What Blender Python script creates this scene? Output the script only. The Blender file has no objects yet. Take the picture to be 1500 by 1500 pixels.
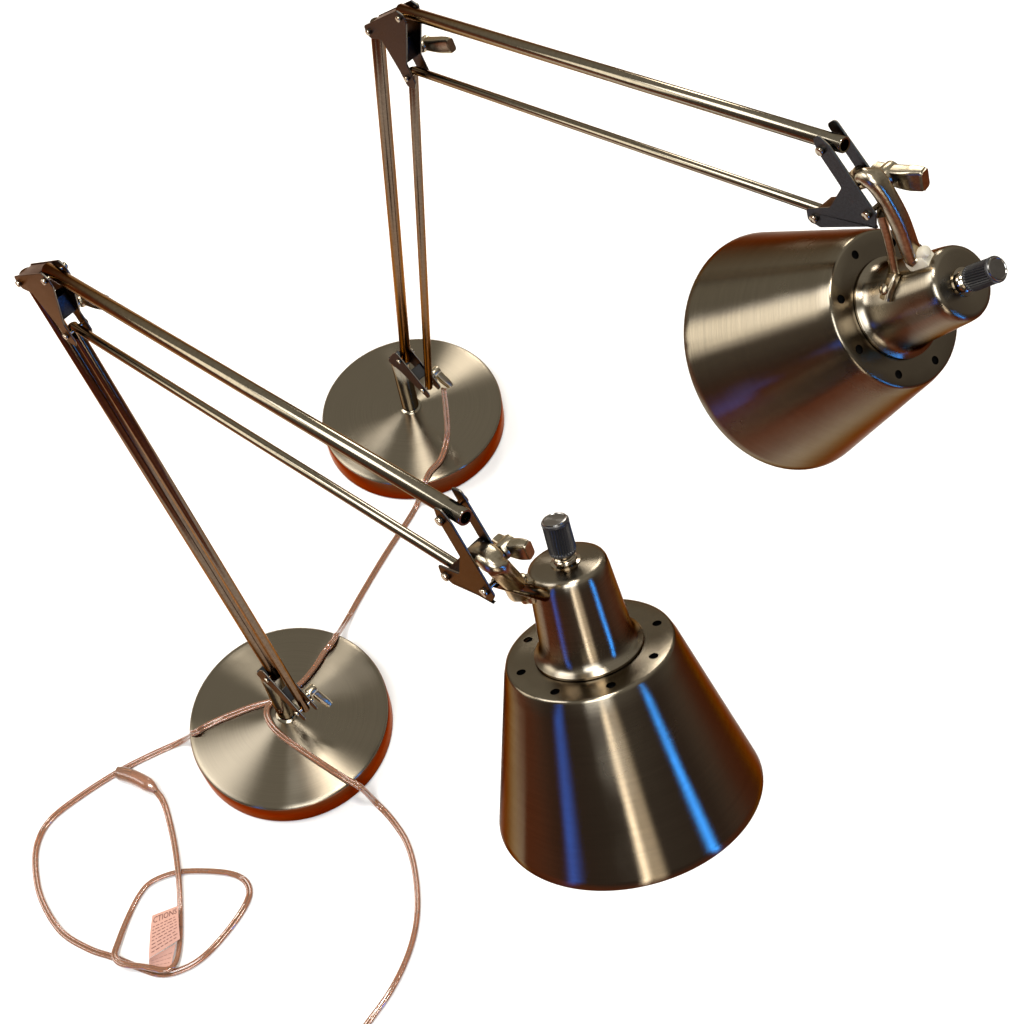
import bpy, bmesh, math, random
from mathutils import Vector, Matrix, Euler
random.seed(4)
S = bpy.context.scene
COL = S.collection
PI = math.pi

# ------------------------------------------------------------------ helpers
def link(o, parent=None):
    COL.objects.link(o)
    if parent: o.parent = parent
    return o

def obj(name, bm, mats, parent=None, smooth=True, angle=35):
    me = bpy.data.meshes.new(name)
    bmesh.ops.recalc_face_normals(bm, faces=bm.faces)
    bm.to_mesh(me); bm.free()
    if not isinstance(mats, (list, tuple)): mats = [mats]
    for m in mats: me.materials.append(m)
    if smooth:
        for p in me.polygons: p.use_smooth = True
        me.set_sharp_from_angle(angle=math.radians(angle))
    return link(bpy.data.objects.new(name, me), parent)

def frame(t, hint=Vector((0, 0, 1))):
    t = t.normalized()
    if abs(t.dot(hint)) > .97: hint = Vector((0, 1, 0)) if abs(t.y) < .9 else Vector((1, 0, 0))
    a = hint.cross(t).normalized(); b = t.cross(a).normalized()
    return a, b

def ring_faces(bm, ra, rb, mi=0):
    n = len(ra)
    for i in range(n):
        f = bm.faces.new((ra[i], ra[(i+1) % n], rb[(i+1) % n], rb[i])); f.material_index = mi

def tube(bm, p0, p1, r0, r1=None, n=24, cap=True, bev=0.0, mi=0):
    """cylinder / cone between two points with softly bevelled ends"""
    p0, p1 = Vector(p0), Vector(p1); r1 = r0 if r1 is None else r1
    t = (p1-p0).normalized(); a, b = frame(t)
    st = [(p0, r0), (p1, r1)]
    if bev: st = [(p0, r0-bev), (p0+t*bev*.3, r0-bev*.3), (p0+t*bev, r0), (p1-t*bev, r1), (p1-t*bev*.3, r1-bev*.3), (p1, r1-bev)]
    rs = []
    for p, r in st: rs.append([bm.verts.new(p+(a*math.cos(2*PI*i/n)+b*math.sin(2*PI*i/n))*r) for i in range(n)])
    for q, w in zip(rs, rs[1:]): ring_faces(bm, q, w, mi)
    if cap:
        f = bm.faces.new(rs[0][::-1]); f.material_index = mi
        f = bm.faces.new(rs[-1]); f.material_index = mi

def lathe(bm, prof, n=96, mi=0, closed=False):
    """prof: list of (radius, z); radius 0 makes a pole"""
    rs = []
    for r, z in prof:
        if r < 1e-6: rs.append([bm.verts.new((0, 0, z))])
        else: rs.append([bm.verts.new((r*math.cos(2*PI*i/n), r*math.sin(2*PI*i/n), z)) for i in range(n)])
    pr = list(zip(rs, rs[1:]))
    if closed: pr.append((rs[-1], rs[0]))
    for q, w in pr:
        if len(q) == 1 and len(w) == 1: continue
        for i in range(n):
            j = (i+1) % n
            if len(q) == 1: f = bm.faces.new((q[0], w[j], w[i]))
            elif len(w) == 1: f = bm.faces.new((q[i], q[j], w[0]))
            else: f = bm.faces.new((q[i], q[j], w[j], w[i]))
            f.material_index = mi
    return rs

def cr(P, k=8):
    """Catmull-Rom through points"""
    P = [Vector(p) for p in P]; P = [P[0]*2-P[1]]+P+[P[-1]*2-P[-2]]; out = []
    for i in range(1, len(P)-2):
        a, b, c, d = P[i-1:i+3]
        for j in range(k):
            t = j/k
            out.append(.5*((2*b)+(c-a)*t+(2*a-5*b+4*c-d)*t*t+(3*b-a-3*c+d)*t**3))
    out.append(P[-2]); return out

def sweep(bm, pts, sec, n=None, up=Vector((0, 0, 1)), mi=0, scale=None, cap=True, twist=None):
    """sweep a closed 2-D section [(x,y)] (x sideways, y up) along pts"""
    rs = []
    for i, p in enumerate(pts):
        t = (pts[min(i+1, len(pts)-1)]-pts[max(i-1, 0)]).normalized()
        a = t.cross(up)
        a = a.normalized() if a.length > .05 else (rs and last or Vector((1, 0, 0)))
        if rs and a.dot(last) < 0: a = -a
        b = a.cross(t).normalized(); last = a
        s = scale(i/(len(pts)-1)) if scale else (1, 1)
        if twist:
            w_ = twist(i); a, b = a*math.cos(w_)+b*math.sin(w_), b*math.cos(w_)-a*math.sin(w_)
        rs.append([bm.verts.new(p+a*x*s[0]+b*y*s[1]) for x, y in sec])
    for q, w in zip(rs, rs[1:]): ring_faces(bm, q, w, mi)
    if cap:
        f = bm.faces.new(rs[0][::-1]); f.material_index = mi
        f = bm.faces.new(rs[-1]); f.material_index = mi

def circ(r, n=16, cx=0, cy=0):
    return [(cx+r*math.cos(2*PI*i/n), cy+r*math.sin(2*PI*i/n)) for i in range(n)]

def rrect(w, h, r, k=4):
    out = []
    for cx, cy, a0 in ((w/2-r, h/2-r, 0), (-w/2+r, h/2-r, 90), (-w/2+r, -h/2+r, 180), (w/2-r, -h/2+r, 270)):
        for i in range(k+1):
            a = math.radians(a0+90*i/k); out.append((cx+r*math.cos(a), cy+r*math.sin(a)))
    return out

def bead(poly, rad, k=6):
    """round the corners of an (x,z) polygon"""
    out = []; n = len(poly)
    rad = rad if isinstance(rad, (list, tuple)) else [rad]*n
    for i in range(n):
        p = Vector(poly[i]); a = Vector(poly[i-1])-p; b = Vector(poly[(i+1) % n])-p
        la, lb = a.length, b.length; a.normalize(); b.normalize()
        ang = a.angle(b); d = min(rad[i]/math.tan(ang/2), la*.48, lb*.48)
        p0 = p+a*d; p1 = p+b*d
        for j in range(k+1):
            t = j/k; out.append((1-t)**2*p0+2*t*(1-t)*p+t*t*p1)
    return [(q.x, q.y) for q in out]

def plate(bm, poly, y0, y1, bev=.00032, mi=0):
    """extrude an (x,z) polygon from y0 to y1 with a small edge bevel"""
    n = len(poly)
    c = Vector((sum(p[0] for p in poly)/n, sum(p[1] for p in poly)/n))
    def inset(d):
        o = []
        for i in range(n):
            p = Vector(poly[i]); t = (Vector(poly[(i+1) % n])-Vector(poly[i-1])).normalized()
            nn = Vector((t.y, -t.x)); o.append(p-nn*d*sgn)
        return o
    area = sum(poly[i-1][0]*poly[i][1]-poly[i][0]*poly[i-1][1] for i in range(n))
    sgn = 1 if area > 0 else -1
    rs = []
    for y, d in ((y0, bev), (y0+bev, 0), (y1-bev, 0), (y1, bev)):
        rs.append([bm.verts.new((p.x, y, p.y)) for p in inset(d)])
    for k, (q, w) in enumerate(zip(rs, rs[1:])): ring_faces(bm, q, w, mi if k != 1 else 1)
    f = bm.faces.new(rs[0]); f.material_index = mi
    f = bm.faces.new(rs[-1][::-1]); f.material_index = mi

def hexa(bm, M, sx, sy, sz, r=.0012, mi=0):
    """rounded block, section in local xy, extruded along local z; M places it"""
    sec = rrect(sx, sy, r, 4); rs = []
    for z, k in ((-sz/2, .9), (-sz/2+r*.6, 1), (sz/2-r*.6, 1), (sz/2, .9)):
        rs.append([bm.verts.new(M @ Vector((x*k, y*k, z))) for x, y in sec])
    for q, w in zip(rs, rs[1:]): ring_faces(bm, q, w, mi)
    f = bm.faces.new(rs[0][::-1]); f.material_index = mi
    f = bm.faces.new(rs[-1]); f.material_index = mi

# ------------------------------------------------------------------ materials
def newmat(name):
    m = bpy.data.materials.new(name); m.use_nodes = True
    nt = m.node_tree; b = nt.nodes['Principled BSDF']
    return m, nt, b

def N(nt, t, **kw):
    n = nt.nodes.new(t)
    for k, v in kw.items(): setattr(n, k, v)
    return n

TINT = (.205, .178, .137)
def metal(name, tint=TINT, rough=.3, aniso=0.0, scl=None, bump=.0, edge=(.8, .62, .5), streak=None, var=.12, tanax='Z'):
    """brushed metal; scl = noise scale vector of the brushing in object space"""
    m, nt, b = newmat(name)
    nt.nodes.remove(b); b = N(nt, 'ShaderNodeBsdfMetallic', distribution='BECKMANN', fresnel_type='F82')
    nt.links.new(b.outputs[0], nt.nodes['Material Output'].inputs[0])
    b.inputs['Edge Tint'].default_value = (*edge, 1)
    b.inputs['Anisotropy'].default_value = aniso
    if aniso:
        b.inputs['Rotation'].default_value = .25
        tg = N(nt, 'ShaderNodeTangent', direction_type='RADIAL', axis=tanax)
        nt.links.new(tg.outputs[0], b.inputs['Tangent'])
    tc = N(nt, 'ShaderNodeTexCoord')
    # soft handling marks in the finish
    n2 = N(nt, 'ShaderNodeTexNoise'); n2.inputs['Scale'].default_value = 28; n2.inputs['Detail'].default_value = 4
    nt.links.new(tc.outputs['Object'], n2.inputs['Vector'])
    mp = N(nt, 'ShaderNodeMapRange'); mp.inputs['To Min'].default_value = max(.04, rough-.06); mp.inputs['To Max'].default_value = rough+.07
    nt.links.new(n2.outputs['Fac'], mp.inputs['Value']); nt.links.new(mp.outputs[0], b.inputs['Roughness'])
    src = None
    if streak == 'polar':      # circular brushing: noise along the radius only
        sx = N(nt, 'ShaderNodeSeparateXYZ'); nt.links.new(tc.outputs['Object'], sx.inputs[0])
        cb = N(nt, 'ShaderNodeCombineXYZ'); nt.links.new(sx.outputs[0], cb.inputs[0]); nt.links.new(sx.outputs[1], cb.inputs[1])
        ln = N(nt, 'ShaderNodeVectorMath', operation='LENGTH'); nt.links.new(cb.outputs[0], ln.inputs[0])
        at = N(nt, 'ShaderNodeMath', operation='ARCTAN2'); nt.links.new(sx.outputs[1], at.inputs[0]); nt.links.new(sx.outputs[0], at.inputs[1])
        c2 = N(nt, 'ShaderNodeCombineXYZ')
        m1 = N(nt, 'ShaderNodeMath', operation='MULTIPLY'); m1.inputs[1].default_value = 1900; nt.links.new(ln.outputs['Value'], m1.inputs[0])
        m2 = N(nt, 'ShaderNodeMath', operation='MULTIPLY'); m2.inputs[1].default_value = .7; nt.links.new(at.outputs[0], m2.inputs[0])
        nt.links.new(m1.outputs[0], c2.inputs[0]); nt.links.new(m2.outputs[0], c2.inputs[1]); src = c2.outputs[0]
    elif streak == 'ring':     # turned on a lathe: fine lines round the axis
        mpn = N(nt, 'ShaderNodeMapping'); mpn.inputs['Scale'].default_value = scl or (30, 30, 2200)
        nt.links.new(tc.outputs['Object'], mpn.inputs[0]); src = mpn.outputs[0]
    elif streak == 'fine':
        mpn = N(nt, 'ShaderNodeMapping'); mpn.inputs['Scale'].default_value = scl or (300, 300, 300)
        nt.links.new(tc.outputs['Object'], mpn.inputs[0]); src = mpn.outputs[0]
    rgb = N(nt, 'ShaderNodeRGB'); rgb.outputs[0].default_value = (*tint, 1)
    if src:
        n1 = N(nt, 'ShaderNodeTexNoise'); n1.inputs['Scale'].default_value = 1; n1.inputs['Detail'].default_value = 3
        nt.links.new(src, n1.inputs['Vector'])
        mr = N(nt, 'ShaderNodeMapRange'); mr.inputs['From Min'].default_value = .3; mr.inputs['From Max'].default_value = .7
        mr.inputs['To Min'].default_value = 1-var; mr.inputs['To Max'].default_value = 1+var
        nt.links.new(n1.outputs['Fac'], mr.inputs['Value'])
        mx = N(nt, 'ShaderNodeVectorMath', operation='SCALE')
        nt.links.new(rgb.outputs[0], mx.inputs[0]); nt.links.new(mr.outputs[0], mx.inputs['Scale'])
        nt.links.new(mx.outputs[0], b.inputs['Base Color'])
        if bump:
            bp = N(nt, 'ShaderNodeBump'); bp.inputs['Strength'].default_value = bump; bp.inputs['Distance'].default_value = .0002
            nt.links.new(n1.outputs['Fac'], bp.inputs['Height']); nt.links.new(bp.outputs[0], b.inputs['Normal'])
    else:
        nt.links.new(rgb.outputs[0], b.inputs['Base Color'])
    return m

M_BASE = metal('brushed_nickel_turned', TINT, .29, .97, streak='polar', var=.07)
M_RIM = metal('rim_floor_reflection', (.076, .027, .0145), .36, .3, streak='ring', scl=(60, 60, 900), edge=(.9, .4, .25), var=.15)  # orange floor reflection painted into the rim colour
M_SHADE = metal('brushed_nickel_shade', TINT, .245, .88, streak='ring', scl=(25, 25, 2400), bump=.03, edge=(.30, .165, .105), var=.10)  # orange edge tint, here and on the cap, stands in for floor reflection
M_CAP = metal('brushed_nickel_cap', (.24, .21, .165), .28, .85, streak='ring', scl=(25, 25, 2400), bump=.03, edge=(.30, .165, .105), var=.10)
M_TUBE = metal('satin_nickel_tube', (.235, .208, .162), .18, 0, streak='fine', scl=(400, 400, 400), edge=(.5, .31, .21), var=.12)
M_ROD = metal('bronzed_rod', (.125, .092, .066), .2, 0, streak='fine', scl=(400, 400, 400), edge=(.75, .42, .28), var=.15)
M_BRKT = metal('pressed_steel_bracket', (.040, .048, .056), .42, 0, streak='fine', scl=(900, 900, 900), bump=.25, edge=(.6, .4, .3), var=.25)
M_CAST = metal('cast_nickel', (.36, .315, .24), .31, 0, streak='fine', scl=(500, 500, 500), bump=.2, edge=(.8, .6, .4), var=.2)
M_EDGE = metal('edge_highlight', (.20, .18, .15), .5, 0)  # bare bracket edges made paler, edge highlight put into their colour
M_BOLT = metal('bolt_nickel', (.34, .30, .24), .18, 0)

def plain(name, col, rough=.5, metallic=0, **kw):
    m, nt, b = newmat(name)
    b.inputs['Base Color'].default_value = (*col, 1); b.inputs['Roughness'].default_value = rough; b.inputs['Metallic'].default_value = metallic
    for k, v in kw.items(): b.inputs[k].default_value = v
    n = N(nt, 'ShaderNodeTexNoise'); n.inputs['Scale'].default_value = 180
    tc = N(nt, 'ShaderNodeTexCoord'); nt.links.new(tc.outputs['Object'], n.inputs['Vector'])
    mp = N(nt, 'ShaderNodeMapRange'); mp.inputs['To Min'].default_value = rough*.8; mp.inputs['To Max'].default_value = min(1, rough*1.2)
    nt.links.new(n.outputs['Fac'], mp.inputs['Value']); nt.links.new(mp.outputs[0], b.inputs['Roughness'])
    return m
M_BLACK = plain('black_plastic', (.012, .012, .013), .35)
M_KNURL = plain('knurled_black', (.012, .012, .014), .42)
M_SILVER = metal('spun_silver', (.24, .235, .23), .3, .6, streak='polar', var=.1)
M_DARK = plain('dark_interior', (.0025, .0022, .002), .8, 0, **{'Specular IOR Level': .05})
M_WHITEW = plain('cream_washer', (.50, .46, .37), .4)
M_JACKET = plain('clear_brown_jacket', (.68, .36, .20), .08, 0, **{'Transmission Weight': .8, 'IOR': 1.5, 'Coat Weight': 1.0})
M_COPPER = plain('copper_strands', (.26, .08, .022), .28, .7)
M_PLUG = plain('plug_plastic', (.46, .24, .15), .14, 0, **{'Transmission Weight': .7, 'IOR': 1.45, 'Coat Weight': .3})
M_PAPER = plain('tag_paper', (.50, .27, .21), .7)
M_INK = plain('tag_ink', (.11, .04, .03), .8)

# ------------------------------------------------------------------ the lamp
T_DISC = .0285; RB = .095
RT, RR = .0047, .0032      # tube and thin-rod radii
G = .0064                  # half gap between bracket plates

def to_plane(p): return (p[0], p[1])

def pins(t, pts, r=.0027, y0=-.0094, y1=.0090):
    for (x, z) in pts:
        bm = bmesh.new()
        tube(bm, (x, y0+.001, z), (x, y1-.001, z), r*.55, n=14)
        tube(bm, (x, y0-.0008, z), (x, y0+.0018, z), r, n=18, bev=.0006)
        tube(bm, (x, y1-.0014, z), (x, y1+.0008, z), r, n=18, bev=.0006)
        obj('bolt', bm, M_BOLT, t)

def rod(t, name, p, q, r, mat, ext=.004, y=0, hollow=False):
    p = Vector((p[0], y, p[1])); q = Vector((q[0], y, q[1])); d = (q-p).normalized()
    bm = bmesh.new()
    a, b = p-d*ext, q+d*ext
    if not hollow:
        tube(bm, a, b, r, n=28, bev=.0005)
        return obj(name, bm, mat, t)
    # open-ended tube: outer wall, lip, inner wall
    e, f = frame(d); n = 32; rs = []
    for pt, rr_ in ((a+d*.02, r*.72), (a, r*.72), (a, r*.93), (a+d*.0005, r), (b-d*.0005, r), (b, r*.93), (b, r*.72), (b-d*.02, r*.72)):
        rs.append([bm.verts.new(pt+(e*math.cos(2*PI*i/n)+f*math.sin(2*PI*i/n))*rr_) for i in range(n)])
    for q_, w in zip(rs, rs[1:]): ring_faces(bm, q_, w)
    bm.faces.new(rs[0]).material_index = 1; bm.faces.new(rs[-1]).material_index = 1
    return obj(name, bm, [mat, M_BLACK], t)

def wing(t, pos, ang, size=1.0, fwd=.024, back=.008):
    """clamp knob: stub, hub and a chunky cast lever; pos = (x,z) on the far plate, ang = lever direction in the plane"""
    x, z = pos; bm = bmesh.new()
    tube(bm, (x, G, z), (x, .019*size, z), .0034, n=18)
    tube(bm, (x, .012*size, z), (x, .0235*size, z), .0060*size, n=24, bev=.0012)
    d = Vector((math.cos(ang), 0, math.sin(ang))); c = Vector((x, .0185*size, z)); Y = Vector((0, 1, 0))
    pts = cr([c-d*back*size, c, c+d*fwd*.45*size+Y*.0015, c+d*fwd*.8*size+Y*.004*size, c+d*fwd*size+Y*.005*size], 6)
    sweep(bm, pts, rrect(.0130*size, .0085*size, .0022, 5), up=Y, scale=lambda u: (.55+.5*min(1, u*1.6), .8+.3*math.sin(PI*min(1, u*1.1))) if u < .93 else (.92, .85))
    return obj('wing_knob', bm, M_CAST, t)

def annulus(bm, ri, ro, z, hr, rh, phase, nh, flip, mi=0, K=16, side=3):
    """flat ring with nh round holes; returns outer ring, inner ring, hole rings"""
    grid = {}
    def v(r, a):
        k = (round(r, 7), round((a % (2*PI))*1e5) % round(2*PI*1e5))
        if k not in grid: grid[k] = bm.verts.new((r*math.cos(a), r*math.sin(a), z))
        return grid[k]
    holes = []
    da = 2*PI/nh/K
    for h in range(nh):
        a0 = phase+(h-.5)*2*PI/nh; am = phase+h*2*PI/nh
        bd = [v(ro, a0+da*i) for i in range(K)]
        bd += [v(ro+(ri-ro)*j/side, a0+da*K) for j in range(side)]
        bd += [v(ri, a0+da*(K-i)) for i in range(K)]
        bd += [v(ri+(ro-ri)*j/side, a0) for j in range(side)]
        c = Vector((hr*math.cos(am), hr*math.sin(am), z)); m = len(bd)
        hv = []
        for q in bd:
            # angle about the hole centre, blended so the hole's points spread evenly
            hv.append(math.atan2((q.co-c).dot(Vector((-math.sin(am), math.cos(am), 0))), (q.co-c).dot(Vector((math.cos(am), math.sin(am), 0)))))
        ring = [bm.verts.new(c+Vector((math.cos(am+g), math.sin(am+g), 0))*rh) for g in hv]
        for i in range(m):
            j = (i+1) % m
            f = bm.faces.new((bd[i], bd[j], ring[j], ring[i])); f.material_index = mi
        holes.append(ring)
    n = nh*K; a00 = phase-PI/nh
    return [v(ro, a00+da*i) for i in range(n)], [v(ri, a00+da*i) for i in range(n)], holes

def make_shade(t, M, phase):
    rr_, rm, h2 = .0492, .0795, .1081
    bm = bmesh.new(); nh = 8; K = 16; n = nh*K; a00 = phase-PI/nh
    def ring(r, z): return [bm.verts.new((r*math.cos(a00+2*PI*i/n), r*math.sin(a00+2*PI*i/n), z)) for i in range(n)]
    th = .0009
    ro, ri = rr_-.0022, .030
    o1, i1, h1 = annulus(bm, ri, ro, 0, .0408, .0027, phase, nh, False)
    o2, i2, h2s = annulus(bm, ri, ro, th, .0408, .0027, phase, nh, True)
    for a, b in zip(h1, h2s): ring_faces(bm, a, b)
    ring_faces(bm, i1, i2)
    # outer wall: rolled shoulder, cone, rolled lip, back up the inside
    k = (rm-rr_)/h2
    prof = [(ro+.0011, .0003), (ro+.0018, .0009), (rr_, .0019)]
    for j in range(1, 25): z = .0019+(h2-.0019)*j/24; prof.append((rr_+k*z, z))
    prof += [(rm-.0003, h2+.0007), (rm-.0012, h2+.0007), (rm-.0016, h2)]
    for j in range(23, 0, -1): z = .0019+(h2-.0019)*j/24; prof.append((rr_+k*z-.0013, z))
    prof += [(rr_-.0014, .0026)]
    prev = o1
    for r, z in prof:
        cur = ring(r, z); ring_faces(bm, prev, cur); prev = cur
    ring_faces(bm, prev, o2)
    o = obj('shade', bm, M_SHADE, t, angle=50); o.matrix_local = M
    return o

def make_housing(t, M):
    bm = bmesh.new()
    P = [(0, 0), (.008, 0), (.0185, .0001), (.0204, .0004), (.0217, .0014), (.0225, .0032)]
    P += [(.0225+.0038*(z/.046), z) for z in [.0032+.0438*j/12 for j in range(1, 13)]]
    P += [(.0268, .0503), (.0277, .0530), (.0292, .0549), (.0308, .0557), (.0315, .0562), (.0315, .0576), (.0306, .0579), (.027, .0579), (.024, .058), (0, .058)]
    lathe(bm, P, 112)
    o = obj('socket_housing', bm, M_CAP, t, angle=50); o.matrix_local = M
    bm = bmesh.new()
    lathe(bm, [(0, .0615), (.044, .0615), (.046, .064), (.050, .085), (.049, .085), (.045, .0655), (.0, .0640)], 64)
    obj('vent_blackout', bm, M_DARK, o, angle=40)  # added near-black disc, keeps the vent holes dark
    # switch knob: threaded collar (sub-part) and fluted black grip with a silver end
    bm = bmesh.new()
    lathe(bm, [(0, .001), (.0085, .001), (.0085, -.0008), (.0066, -.0012), (.0062, -.0022), (.0066, -.0026), (.0058, -.0032), (.0062, -.0038), (.0055, -.0045), (.0055, -.0075), (0, -.0075)], 40)
    obj('collar', bm, M_BOLT, o, angle=40)
    bm = bmesh.new(); n = 30*6
    rs = []
    for z, r, w in ((-.0062, .0060, 0), (-.0064, .0073, .0), (-.0078, .0077, .0), (-.0084, .0077, 1), (-.0125, .0077, 1), (-.0165, .00765, 1), (-.0205, .0076, 1), (-.0246, .0076, 1), (-.0252, .0078, 0), (-.0264, .0077, 0), (-.0268, .0072, 0)):
        rs.append([bm.verts.new(((r-w*.0010*(.5+.5*math.cos(30*a)))*math.cos(a+z*8), (r-w*.0010*(.5+.5*math.cos(30*a)))*math.sin(a+z*8), z)) for a in [2*PI*i/n for i in range(n)]])
    for q, w in zip(rs, rs[1:]): ring_faces(bm, q, w)
    bm.faces.new(rs[0]); bm.faces.new(rs[-1])
    k = obj('switch_knob', bm, M_KNURL, o, angle=25)
    bm = bmesh.new()
    lathe(bm, [(0, -.0268), (.0071, -.0268), (.0069, -.0275), (.0062, -.0277), (.0058, -.0273), (0, -.0273)], 48)
    obj('knob_cap', bm, M_SILVER, o, angle=30)
    return o

def cord_mesh(t, W, pts, k=7):
    """twin-strand flat flex: copper conductors in a clear jacket"""
    P = [Vector(p) for p in cr(pts, k)]
    for p in P:      # rest on the shallow cone of whichever base it crosses
        for cx, cy in ((-.0850, 1.0698), (-.2401, .7405)):
            d = math.hypot(p.x-cx, p.y-cy)
            if d < .092: p.z = max(p.z, T_DISC+.0064*(1-d/.091)+.0021)
    P = [W @ p for p in P]
    bm = bmesh.new()
    # figure-of-eight section
    r = .00165; c = .00145; sec = []
    for cx, a0 in ((c, -150), (-c, 30)):
        for i in range(11):
            a = math.radians(a0+300*i/10) if cx > 0 else math.radians(a0+300*i/10)
            sec.append((cx+r*math.cos(a), r*math.sin(a)))
    tw = [0]
    tws = lambda i: .75*math.sin(i*.045)*math.sin(i*.017+1)
    sweep(bm, P, sec, twist=tws)
    for s in (-1, 1): sweep(bm, P, circ(.00100, 10, s*c, 0), mi=1, twist=tws)
    return bm

def make_lamp(label, base, yaw, t1, t2, sh, cap, axis, phase, cord, lowcol, nrot, ns, strap):
    thick, Au, Az, dlu, dlz, e3u, e3z, duu, duz, L1, L2, su, sz = sh
    t = bpy.data.objects.new('desk_lamp', None); link(t)
    t.location = (base[0], base[1], .0); t.rotation_euler = (0, 0, yaw)
    t['label'] = label; t['category'] = 'desk lamp'; t['group'] = 'pair of brushed nickel balanced-arm lamps'
    MW = Matrix.Translation(t.location) @ Matrix.Rotation(yaw, 4, 'Z'); W = MW.inverted()
    A = Vector((Au, Az)); B = A+Vector((dlu, dlz)); l = Vector((math.cos(t1), math.sin(t1)))*L1
    P1, P2 = A+l, B+l; P3 = P1+Vector((e3u, e3z)); P1 = P1+Vector((-.0046, .0055)); P4 = P3+Vector((duu, duz)); m = Vector((math.cos(t2), math.sin(t2)))*L2
    H3, H4 = P3+m, P4+m; Sp = H3+Vector((su, sz))
    # ---- base: very shallow dished top plate, thick rim
    bm = bmesh.new()
    lathe(bm, [(0, T_DISC+.0058)]+[(x/1000, T_DISC+.0064*(1-x/91)) for x in range(10, 92, 5)]+[(.0925, T_DISC-.0003), (.0942, T_DISC-.0012), (.0944, T_DISC-.0016), (.0938, T_DISC-.002), (0, T_DISC-.002)], 160)
    bp = obj('base', bm, M_BASE, t, angle=40)
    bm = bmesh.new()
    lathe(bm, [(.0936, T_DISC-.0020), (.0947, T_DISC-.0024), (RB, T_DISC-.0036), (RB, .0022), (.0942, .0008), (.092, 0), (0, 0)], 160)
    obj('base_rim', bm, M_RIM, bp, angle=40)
    # ---- post
    bm = bmesh.new()
    lathe(bm, [(0, T_DISC), (.0112, T_DISC+.0045), (.0112, T_DISC+.0062), (.0100, T_DISC+.0070), (.0088, T_DISC+.0075), (.0088, Az-.022), (.0082, Az-.0205), (0, Az-.0205)], 40)
    obj('post', bm, M_TUBE, t)
    # ---- lower bracket
    d = (B-A).normalized(); nrm = Vector((-d.y, d.x))       # nrm points up
    if nrm.y < 0: nrm = -nrm
    lo = [A-d*.009+nrm*.005, B+d*.009+nrm*.005, B+d*.010-nrm*.006, B-d*.008-nrm*.0125, Vector((.010, Az-.021)), Vector((-.010, Az-.021)), A-d*.010-nrm*.006]
    bm = bmesh.new(); pl = bead([to_plane(p) for p in lo], .004)
    plate(bm, pl, -G-.0013, -G); plate(bm, pl, G, G+.0013)
    hexa(bm, Matrix.Translation((0, 0, Az-.0185)), .018, G*2, .006, .001)
    obj('lower_bracket', bm, [M_BRKT, M_EDGE], t, angle=30)
    bm = bmesh.new()   # dark hinge block in the channel
    mid = (A+B)/2; Mx = Matrix.Translation((mid.x, 0, mid.y-.004)) @ Matrix.Rotation(-math.atan2(d.y, d.x), 4, 'Y')
    hexa(bm, Mx, .013, G*1.9, .010, .001); obj('hinge_block', bm, M_BLACK, t)
    pins(t, [A, B])
    wing(t, B-d*.006, math.radians(-47), .8, .026, .004)
    # ---- lower arm pair
    rod(t, 'lower_tube', A, P1, .0053, lowcol, .004)
    rod(t, 'lower_rod', B, P2, .0038, lowcol, .004)
    # ---- elbow bracket: near and far plates joined by a web on top
    lowp = (P2+P4)/2
    dd = (lowp-(P1+P3)/2).normalized(); sd = Vector((-dd.y, dd.x))
    if sd.x < 0: sd = -sd
    tp = (P3-P1).normalized(); tn = Vector((-tp.y, tp.x))          # along and above the top edge
    if tn.y < 0: tn = -tn
    po = [P1-tp*.0065+tn*.001, P1-tp*.003+tn*.0055, P3+tp*.001+tn*.0055, P3+tp*.0058+tn*.001, P3+tp*.0035-tn*.006, lowp+sd*.0070-dd*.012, lowp+sd*.0080+dd*.004, lowp+sd*.003+dd*.0095, lowp-sd*.006+dd*.0085, lowp-sd*.0075-dd*.004, P1-tn*.009+tp*.010, P1-tp*.005-tn*.005]
    bm = bmesh.new(); pl = bead([to_plane(p) for p in po], .003)
    plate(bm, pl, -G-.0013, -G)
    plate(bm, pl, G, G+.0013)
    # web between the plates behind the two tubes
    wa, wb = P1-tp*.001+tn*.0044, P3-tp*.012+tn*.0044
    wm = (wa+wb)/2; ww = (wb-wa).length
    Mx = Matrix.Translation((wm.x, 0, wm.y)) @ Matrix.Rotation(-math.atan2((wb-wa).y, (wb-wa).x), 4, 'Y')
    hexa(bm, Mx, ww, G*2-.0002, .0012, .0004)
    cm = (P1+P3)/2*.45+lowp*.55
    Mx = Matrix.Translation((cm.x, 0, cm.y)) @ Matrix.Rotation(-math.atan2(dd.y, dd.x), 4, 'Y')
    hexa(bm, Mx, .016, G*2-.0002, .010, .0006)
    obj('elbow_bracket', bm, [M_BRKT, M_EDGE], t, angle=30)
    pins(t, [P1, P3, lowp], .0024)
    wing(t, (P1+P3)/2*.35+lowp*.65+sd*.003, math.radians(22), .85, .034, .004)
    # ---- upper arm pair
    rod(t, 'upper_tube', P3, H3, RT, M_TUBE, .009, hollow=True)
    rod(t, 'upper_rod', P4, H4, RR, M_TUBE, .003)
    # ---- head bracket: V-shaped near plate, straight far plate
    a1 = (Sp-H3).normalized(); s1 = Vector((-a1.y, a1.x))
    if s1.x < 0: s1 = -s1
    a2 = (Sp-H4).normalized(); s2 = Vector((-a2.y, a2.x))
    if s2.y < 0: s2 = -s2
    notch = H4+a2*.017+s2*.006
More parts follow.
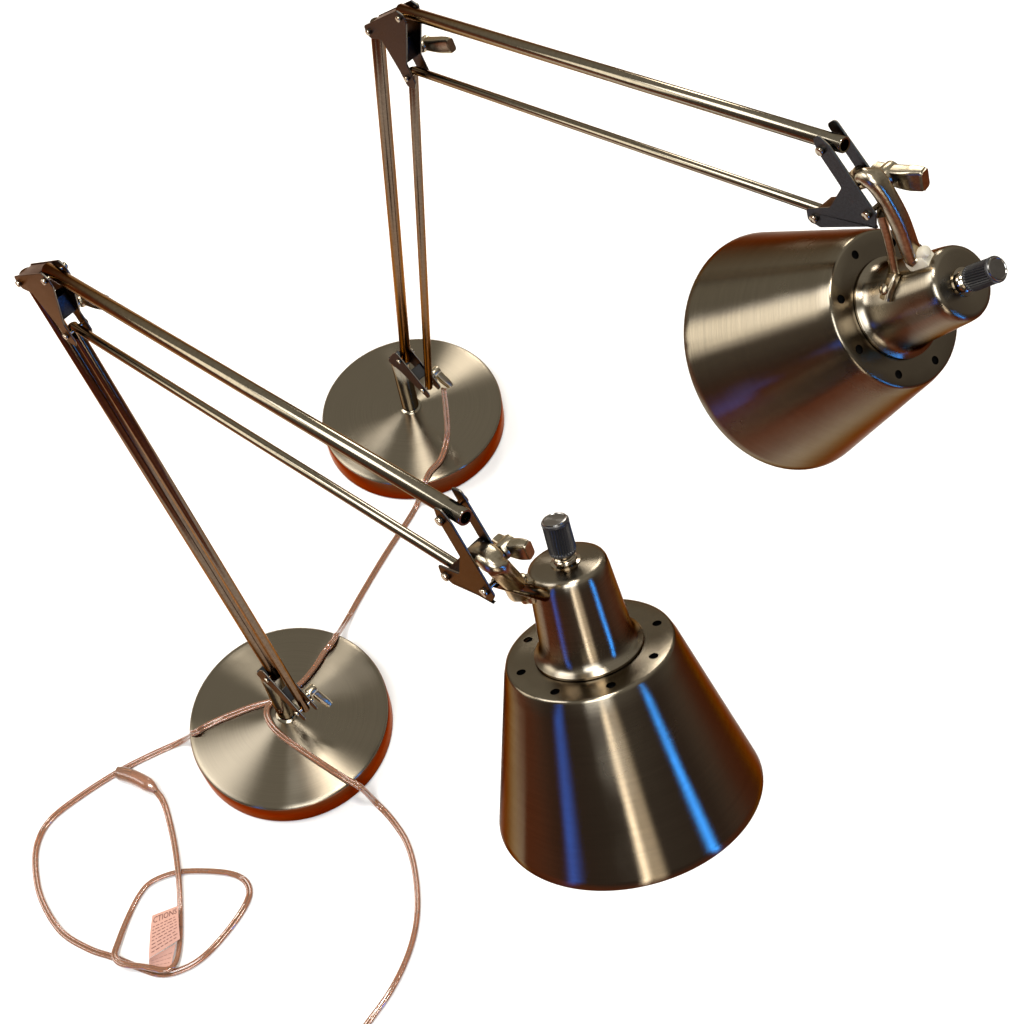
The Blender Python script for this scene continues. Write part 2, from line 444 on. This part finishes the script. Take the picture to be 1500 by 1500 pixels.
    vp = [H3-a1*.008+s1*.003, H3+s1*.0062, Sp+s1*.0062+a1*.002, Sp+a1*.010-s1*.002, Sp+a2*.002-s2*.0085, H4-s2*.0068, H4-a2*.0075-s2*.001, H4-a2*.004+s2*.0062, notch, Sp*.55+H3*.45-s1*.0068, H3-s1*.0062, H3-a1*.008-s1*.003]
    bm = bmesh.new()
    plate(bm, bead([to_plane(p) for p in vp], .0028), -G-.0013, -G)
    fp = [H3-a1*.009+s1*.004, Sp+a1*.004+s1*.0055, Sp+a1*.006-s1*.006, H3-a1*.009-s1*.005]
    plate(bm, bead([to_plane(p) for p in fp], .003), G, G+.0013)
    K = H3*.42+Sp*.58
    Mx = Matrix.Translation((K.x-.001, 0, K.y-.002)) @ Matrix.Rotation(-math.atan2(a1.y, a1.x), 4, 'Y')
    hexa(bm, Mx, .010, G*2-.0002, .006, .001)
    # little rest that closes the lower leg
    Mx = Matrix.Translation((H4.x+a2.x*.011+s2.x*.0045, 0, H4.y+a2.y*.011+s2.y*.0045)) @ Matrix.Rotation(-math.atan2(a2.y, a2.x), 4, 'Y')
    hexa(bm, Mx, .015, G*2-.0002, .0012, .0004)
    obj('head_bracket', bm, [M_BRKT, M_EDGE], t, angle=30)
    pins(t, [H3-s1*.002, H4, Sp])
    wing(t, H3*.22+Sp*.78, math.radians(16), 1.0 if strap else .85, .022 if strap else .015, .010)
    # ---- shade, housing, knob
    az = (W.to_3x3() @ Vector(axis)).normalized(); cw = W @ Vector(cap)
    ex = (W.to_3x3() @ Vector((0, 0, 1)).cross(Vector(axis))).normalized(); ey = az.cross(ex)
    R = Matrix((ex, ey, az)).transposed().to_4x4()
    make_shade(t, Matrix.Translation(cw+az*.0582) @ R, phase)
    make_housing(t, Matrix.Translation(cw) @ R)
    # ---- neck: cast elbow from the bracket to the side of the housing
    s3 = Vector((Sp.x, 0, Sp.y))
    rad = (s3-cw)-((s3-cw).dot(az))*az; rad.normalize()
    tg = az.cross(rad); tg = tg if tg.y < 0 else -tg
    nrad = (rad*math.cos(nrot)+tg*math.sin(nrot)).normalized()
    at = cw+az*ns+nrad*(.029 if strap else .0265)
    k3 = Vector((K.x, .0, K.y)); out = Vector((s1.x, 0, s1.y))
    mid1 = k3+out*.013+Vector((a1.x, 0, a1.y))*.006
    end = at+nrad*.003
    mid2 = (mid1*.5+end*.5)+out*.003
    bm = bmesh.new()
    path = cr([k3-out*.002, k3+out*.007, mid1, mid2, end, at-nrad*.002], 8)
    sweep(bm, path, rrect(.0118, .0088, .0038, 6), up=az, scale=lambda u: (1.0+.18*math.sin(PI*min(1, u*2.2)), 1.0+.12*math.sin(PI*u)))
    obj('neck', bm, M_CAST, t, angle=60)
    bm = bmesh.new()    # bright collar where the neck meets the housing
    tube(bm, at-az*.0105, at+az*.0075, .0036, n=24, bev=.002)
    hexa(bm, Matrix.Translation(at-nrad*.0045) @ R, .010, .010, .014, .003)
    obj('collar_clip', bm, M_WHITEW if strap else M_CAST, t)
    # lower strap: from the bracket's bottom pivot to a screw on the housing side
    tang = az.cross(rad)
    nr = Vector((0, -1, 0)); sgn = 1 if tang.dot(nr) > 0 else -1
    th = math.radians(30)
    r2 = (rad*math.cos(th)+tang*sgn*math.sin(th)).normalized()
    a_s = cw+az*.033+r2*.0268
    st = s3+Vector((a1.x, 0, a1.y))*.004
    if strap:
        bm = bmesh.new()
        path = cr([st, st*.6+(cw+az*.027+rad*.031)*.4, cw+az*.027+(rad*.9+r2*.3).normalized()*.0295, cw+az*.029+(rad*.5+r2*.8).normalized()*.0272, a_s, cw+az*.036+(r2+tang*sgn*.25).normalized()*.0268], 7)
        sweep(bm, path, rrect(.0080, .0046, .0012, 3), up=(rad+r2).normalized())
        obj('strap', bm, M_CAST, t, angle=40)
        bm = bmesh.new()
        tube(bm, a_s+r2*.001, a_s+r2*.0042, .0034, n=20, bev=.0008); obj('screw', bm, M_BOLT, t)
    else:
        bm = bmesh.new(); tube(bm, s3, cw+az*.008+rad*.0215, .0036, n=20, bev=.0008); obj('strap', bm, M_TUBE, t)
    # ---- power cord
    cd = obj('power_cord', cord_mesh(t, W, cord), [M_JACKET, M_COPPER], t, angle=60)
    return t, W, cd

CA = [(-0.0457,1.0296,0.1050),(-0.0479,1.0260,0.0700),(-0.0520,1.0168,0.0420),(-0.0619,0.9969,0.0340),(-0.0750,0.9843,0.0325),(-0.0830,0.9710,0.0310),(-0.0935,0.9676,0.0050),(-0.1057,0.9509,0.0022),(-0.1329,0.9150,0.0022),(-0.1614,0.8739,0.0022),(-0.1771,0.8472,0.0060),(-0.1892,0.8119,0.0310),(-0.2003,0.7989,0.0318),(-0.2101,0.7844,0.0322),(-0.2260,0.7676,0.0322),(-0.2450,0.7589,0.0322),(-0.2581,0.7484,0.0322),(-0.2566,0.7323,0.0322),(-0.2431,0.7134,0.0322),(-0.2163,0.6872,0.0318),(-0.1928,0.6655,0.0312),(-0.1794,0.6541,0.0310),(-0.1702,0.6482,0.0060),(-0.1569,0.6290,0.0022),(-0.1458,0.6034,0.0022),(-0.1420,0.5712,0.0022),(-0.1448,0.5364,0.0022),(-0.1551,0.5056,0.0022),(-0.1736,0.4753,0.0022),(-0.1972,0.4495,0.0022),(-0.2168,0.4306,0.0022),(-0.265,0.395,0.0022),(-0.345,0.375,0.0022),(-0.44,0.40,0.0022),(-0.53,0.43,0.0022)]
CB = [(-0.2542,0.7542,0.0325),(-0.2715,0.7530,0.0322),(-0.2992,0.7478,0.0318),(-0.3191,0.7423,0.0312),(-0.3291,0.7379,0.0310),(-0.3480,0.7453,0.0050),(-0.3793,0.7375,0.0022),(-0.4092,0.7267,0.0022),(-0.4455,0.7089,0.0022),(-0.4748,0.6900,0.0022),(-0.4876,0.6684,0.0022),(-0.4893,0.6417,0.0022),(-0.4828,0.6108,0.0022),(-0.4651,0.5785,0.0022),(-0.4403,0.5581,0.0022),(-0.4188,0.5467,0.0022),(-0.3975,0.5341,0.0022),(-0.3764,0.5236,0.0022),(-0.3561,0.5243,0.0022),(-0.3361,0.5331,0.0022),(-0.3136,0.5530,0.0022),(-0.2969,0.5736,0.0022),(-0.2929,0.5878,0.0022),(-0.3003,0.6003,0.0022),(-0.3200,0.6092,0.0022),(-0.3544,0.6155,0.0022),(-0.3798,0.6116,0.0022),(-0.3927,0.6009,0.0022),(-0.4045,0.5803,0.0022),(-0.4122,0.5597,0.0050),(-0.4154,0.5456,0.0075),(-0.4081,0.5367,0.0078),(-0.3899,0.5310,0.0078),(-0.3718,0.5247,0.0078),(-0.3623,0.5291,0.0060),(-0.3578,0.5457,0.0045),(-0.3562,0.5741,0.0040),(-0.3555,0.6054,0.0068),(-0.3587,0.6403,0.0040),(-0.3642,0.6724,0.0030),(-0.3683,0.6882,0.0050),(-0.3741,0.6983,0.0066)]

lampA, WA, cordA = make_lamp('back nickel lamp, its shade tilted sideways at the upper right, no plug in sight',
    (-.0850, 1.0698), -.9581, 1.4060, .3174,
    (.0285, .0137, .1305, .0306, -.0200, .0383, .0428, -.0018, -.0566, .4623, .4039, .0343, -.0274),
    (.2746, .5938, .6855), (-.4813, .4220, -.7683), math.radians(7), CA, M_ROD, 0, .011, True)
lampB, WB, cordB = make_lamp('front nickel lamp with blue-streaked downward shade, looped cord with pink tag and plug',
    (-.2401, .7405), -.9103, 1.7990, .2649,
    (.0279, .0133, .1322, .0335, -.0221, .0471, .0467, -.0090, -.0639, .4622, .4031, .0229, -.0444),
    (.0242, .4760, .6543), (.0916, -.4688, -.8786), math.radians(0), CB, M_ROD, math.radians(35), .008, False)

# ---- plug and warning tag on the front lamp's cord
PL = [WB @ Vector(p) for p in cr([(-0.3735,0.6975,0.0066), (-0.3790,0.7035,0.0070), (-0.3886,0.7116,0.0070), (-0.4000,0.7190,0.0070), (-0.4100,0.7235,0.0070)], 6)]
bm = bmesh.new()
sweep(bm, PL, rrect(.0130, .0112, .0048, 6), scale=lambda u: (.45+.55*min(1, u*3.2) if u < .95 else .85, .5+.5*min(1, u*3)))
t_ = (PL[-1]-PL[-2]).normalized(); sd_ = t_.cross(Vector((0, 0, 1))).normalized()
for s in (-1, 1): tube(bm, PL[-1]+sd_*s*.0032-t_*.014, PL[-1]+sd_*s*.0032-t_*.001, .0013, n=10, mi=1)
obj('plug', bm, [M_PLUG, M_BOLT], cordB, angle=50)

def glyph_mesh(txt, size):
    c = bpy.data.curves.new('t', 'FONT'); c.body = txt; c.size = size; c.align_x = 'LEFT'; c.resolution_u = 2
    o = bpy.data.objects.new('t', c); COL.objects.link(o)
    dg = bpy.context.evaluated_depsgraph_get(); me = bpy.data.meshes.new_from_object(o.evaluated_get(dg))
    bpy.data.objects.remove(o); return me
# folded paper strip: upper panel lies over the fold, lower panel runs under the cord
c0, c1, c2, c3 = [WB @ Vector(p) for p in ((-0.3795,0.5749,0.0120), (-0.3559,0.5806,0.0100), (-0.3558,0.5495,0.0100), (-0.3831,0.5352,0.0140))]
l0, l1, l2, l3 = [WB @ Vector(p) for p in ((-0.3831,0.5352,0.0130), (-0.3600,0.5462,0.0085), (-0.3666,0.5250,0.0040), (-0.3852,0.5285,0.0050))]
bm = bmesh.new()
def panel(a, b, c, d, th=.00035, bow=.0012, n=8):
    """a,b top edge; d,c bottom edge; returns a surface function"""
    nn = (b-a).cross(d-a).normalized()
    if nn.z < 0: nn = -nn
    f = lambda u, v: (a*(1-u)+b*u)*(1-v)+(d*(1-u)+c*u)*v+nn*bow*math.sin(PI*v)
    for s, off in ((1, 0), (-1, -th)):
        g = [[bm.verts.new(f(i/n, j/n)+nn*off) for i in range(n+1)] for j in range(n+1)]
        for j in range(n):
            for i in range(n): bm.faces.new((g[j][i], g[j][i+1], g[j+1][i+1], g[j+1][i]))
        if s == 1: g1 = g
    e1 = [g1[0][i] for i in range(n+1)]+[g1[j][n] for j in range(1, n+1)]+[g1[n][i] for i in range(n-1, -1, -1)]+[g1[j][0] for j in range(n-1, 0, -1)]
    e2 = [g[0][i] for i in range(n+1)]+[g[j][n] for j in range(1, n+1)]+[g[n][i] for i in range(n-1, -1, -1)]+[g[j][0] for j in range(n-1, 0, -1)]
    ring_faces(bm, e1, e2)
    return f, nn
fA, nA = panel(c0, c1, c2, c3, bow=.0030)
fB, nB = panel(l0, l1, l2, l3, bow=-.0006)
me = glyph_mesh('CTIONS', 1.0)
w = max(v.co.x for v in me.vertices)
vs = [bm.verts.new(fA(.06+.88*v.co.x/w, .235-.17*v.co.y/.72)+nA*.0002) for v in me.vertices]
for p in me.polygons:
    try: f = bm.faces.new([vs[i] for i in p.vertices]); f.material_index = 1
    except ValueError: pass
rnd = random.Random(3)
def lines(f, nn, v0, v1, k):
    for j in range(k):          # rows of fine print, too small to read
        v = v0+(v1-v0)*j/(k-1); u = .08
        while u < .86:
            L = rnd.uniform(.05, .16); hgt = .018
            q = [bm.verts.new(f(uu, vv)+nn*.0002) for uu, vv in ((u, v), (min(.93, u+L), v), (min(.93, u+L), v+hgt), (u, v+hgt))]
            bm.faces.new(q).material_index = 1; u += L+.045
lines(fA, nA, .32, .90, 8); lines(fB, nB, .3, .7, 3)
obj('warning_tag', bm, [M_PAPER, M_INK], cordB, smooth=False)

# ------------------------------------------------------------------ setting
def slab(name, poly, z0, z1, m):
    bm = bmesh.new(); a = [bm.verts.new((x, y, z0)) for x, y in poly]; b = [bm.verts.new((x, y, z1)) for x, y in poly]
    bm.faces.new(a[::-1]); bm.faces.new(b); ring_faces(bm, a, b)
    o = obj(name, bm, m, smooth=False); o['kind'] = 'structure'; return o
m, nt, b = newmat('white_board'); b.inputs['Base Color'].default_value = (.86, .86, .86, 1); b.inputs['Roughness'].default_value = .75
b.inputs['Specular IOR Level'].default_value = .2
n = N(nt, 'ShaderNodeTexNoise'); n.inputs['Scale'].default_value = 60
rp = N(nt, 'ShaderNodeMapRange'); rp.inputs['To Min'].default_value = .85; rp.inputs['To Max'].default_value = .9
nt.links.new(n.outputs['Fac'], rp.inputs['Value']); cc = N(nt, 'ShaderNodeCombineColor')
for i in range(3): nt.links.new(rp.outputs[0], cc.inputs[i])
nt.links.new(cc.outputs[0], b.inputs['Base Color'])
slab('backdrop', [(-.95, 3.0), (1.25, 2.7), (.60, .225), (-.85, .40)], -.003, 0, m)
m, nt, b = newmat('red_oak_boards')
tc = N(nt, 'ShaderNodeTexCoord'); mp = N(nt, 'ShaderNodeMapping'); mp.inputs['Rotation'].default_value = (0, 0, .4); nt.links.new(tc.outputs['Object'], mp.inputs[0])
br = N(nt, 'ShaderNodeTexBrick'); br.inputs['Scale'].default_value = 1; br.inputs['Brick Width'].default_value = 1.4; br.inputs['Row Height'].default_value = .085; br.inputs['Mortar Size'].default_value = .0015
br.inputs['Color1'].default_value = (.24, .066, .022, 1); br.inputs['Color2'].default_value = (.18, .046, .016, 1); br.inputs['Mortar'].default_value = (.05, .015, .006, 1)
nt.links.new(mp.outputs[0], br.inputs[0]); nt.links.new(br.outputs[0], b.inputs['Base Color']); b.inputs['Roughness'].default_value = .35
slab('floor', [(-4, -3), (4, -3), (4, 5), (-4, 5)], -.03, -.003-.001, m)

# ------------------------------------------------------------------ world: dim warm room
w = bpy.data.worlds.new('World'); S.world = w; w.use_nodes = True; nt = w.node_tree
bg = nt.nodes['Background']; tc = N(nt, 'ShaderNodeTexCoord'); sx = N(nt, 'ShaderNodeSeparateXYZ'); nt.links.new(tc.outputs['Generated'], sx.inputs[0])
# low directions: dark toward the photographer (-y), lighter behind the lamps (+y)
ry = N(nt, 'ShaderNodeValToRGB'); my = N(nt, 'ShaderNodeMapRange'); my.inputs['From Min'].default_value = -1; my.inputs['From Max'].default_value = 1
nt.links.new(sx.outputs[1], my.inputs['Value']); nt.links.new(my.outputs[0], ry.inputs[0])
ry.color_ramp.elements[0].position = .3; ry.color_ramp.elements[0].color = (.105, .08, .066, 1)
ry.color_ramp.elements[1].position = .85; ry.color_ramp.elements[1].color = (.46, .43, .36, 1)
rz = N(nt, 'ShaderNodeMapRange', interpolation_type='SMOOTHSTEP'); rz.inputs['From Min'].default_value = .35; rz.inputs['From Max'].default_value = .85
nt.links.new(sx.outputs[2], rz.inputs['Value'])
mx = N(nt, 'ShaderNodeMix', data_type='RGBA'); nt.links.new(rz.outputs[0], mx.inputs['Factor'])
nt.links.new(ry.outputs[0], mx.inputs['A']); mx.inputs['B'].default_value = (.54, .51, .44, 1)
nt.links.new(mx.outputs['Result'], bg.inputs[0]); bg.inputs[1].default_value = 1.0

# ------------------------------------------------------------------ added lights, all out of view
def area(name, pos, target, sx_, sy_, rad, col):
    L = bpy.data.lights.new(name, 'AREA'); L.shape = 'RECTANGLE'; L.size = sx_; L.size_y = sy_
    L.energy = rad*sx_*sy_*PI; L.color = col
    o = bpy.data.objects.new(name, L); COL.objects.link(o); o.location = pos
    d = Vector(target)-Vector(pos); z = -d.normalized(); x = Vector((0, 0, 1)).cross(z)
    x = x.normalized() if x.length > 1e-3 else Vector((1, 0, 0)); y = z.cross(x)
    o.matrix_world = Matrix.Translation(pos) @ Matrix((x, y, z)).transposed().to_4x4()
    return o
area('key_left', (-2.0, 1.3, 2.5), (0, .8, 0), 1.3, 1.3, 7.6, (1, .99, .97))  # both keys added to lift the board to white
area('key_behind', (-.3, -1.0, 2.9), (0, .8, 0), 1.4, 1.4, 10.2, (.95, .98, 1))
area('overhead_light', (-.03, .82, 3.0), (0, .8, 0), .52, .52, 47, (1, .96, .88))
area('base_wedge_light', (.51, 3.15, 1.5), (-.15, .9, .1), .5, .6, 17.0, (1, .96, .88))  # added light for the bright wedge on the bases
area('blue_strip_right', (1.55, -.75, .75), (.06, .38, .6), .07, 1.1, 27, (.025, .27, 1))  # added strip light for the blue streak on the front shade
area('blue_strip_left', (-1.5, -.75, .65), (.0, .38, .6), .12, 1.1, 5, (.03, .17, 1))  # added dimmer strip for the left blue streak
area('warm_strip', (0, -1.6, .95), (.03, .38, .6), .12, 1.2, 12, (1, .89, .74))
area('warm_panel', (.32, -1.65, .95), (.03, .38, .6), .42, 1.2, 1.8, (1, .85, .65))
area('side_panel', (-2.1, 1.35, 1.05), (.15, .6, .6), 1.0, 1.1, 3.3, (1, .95, .84))  # added panel for the broad bright band on the back shade

# ------------------------------------------------------------------ camera
cd = bpy.data.cameras.new('Camera'); cam = bpy.data.objects.new('Camera', cd); COL.objects.link(cam)
f, H, pitch, roll = 2477.6, 1.4428, .9933, -.1744
fw = Vector((0, math.cos(pitch), -math.sin(pitch))); r0 = Vector((1, 0, 0)); u0 = r0.cross(fw)
r = r0*math.cos(roll)+u0*math.sin(roll); u = -r0*math.sin(roll)+u0*math.cos(roll)
cam.matrix_world = Matrix.Translation((0, 0, H)) @ Matrix((r, u, -fw)).transposed().to_4x4()
cd.sensor_width = 36; cd.lens = 36*f/1500; cd.clip_start = .02; cd.clip_end = 100
S.camera = cam
S.render.resolution_x = S.render.resolution_y = 1024
S.view_settings.view_transform = 'Standard'; S.view_settings.look = 'None'; S.view_settings.gamma = 1; S.view_settings.exposure = 0
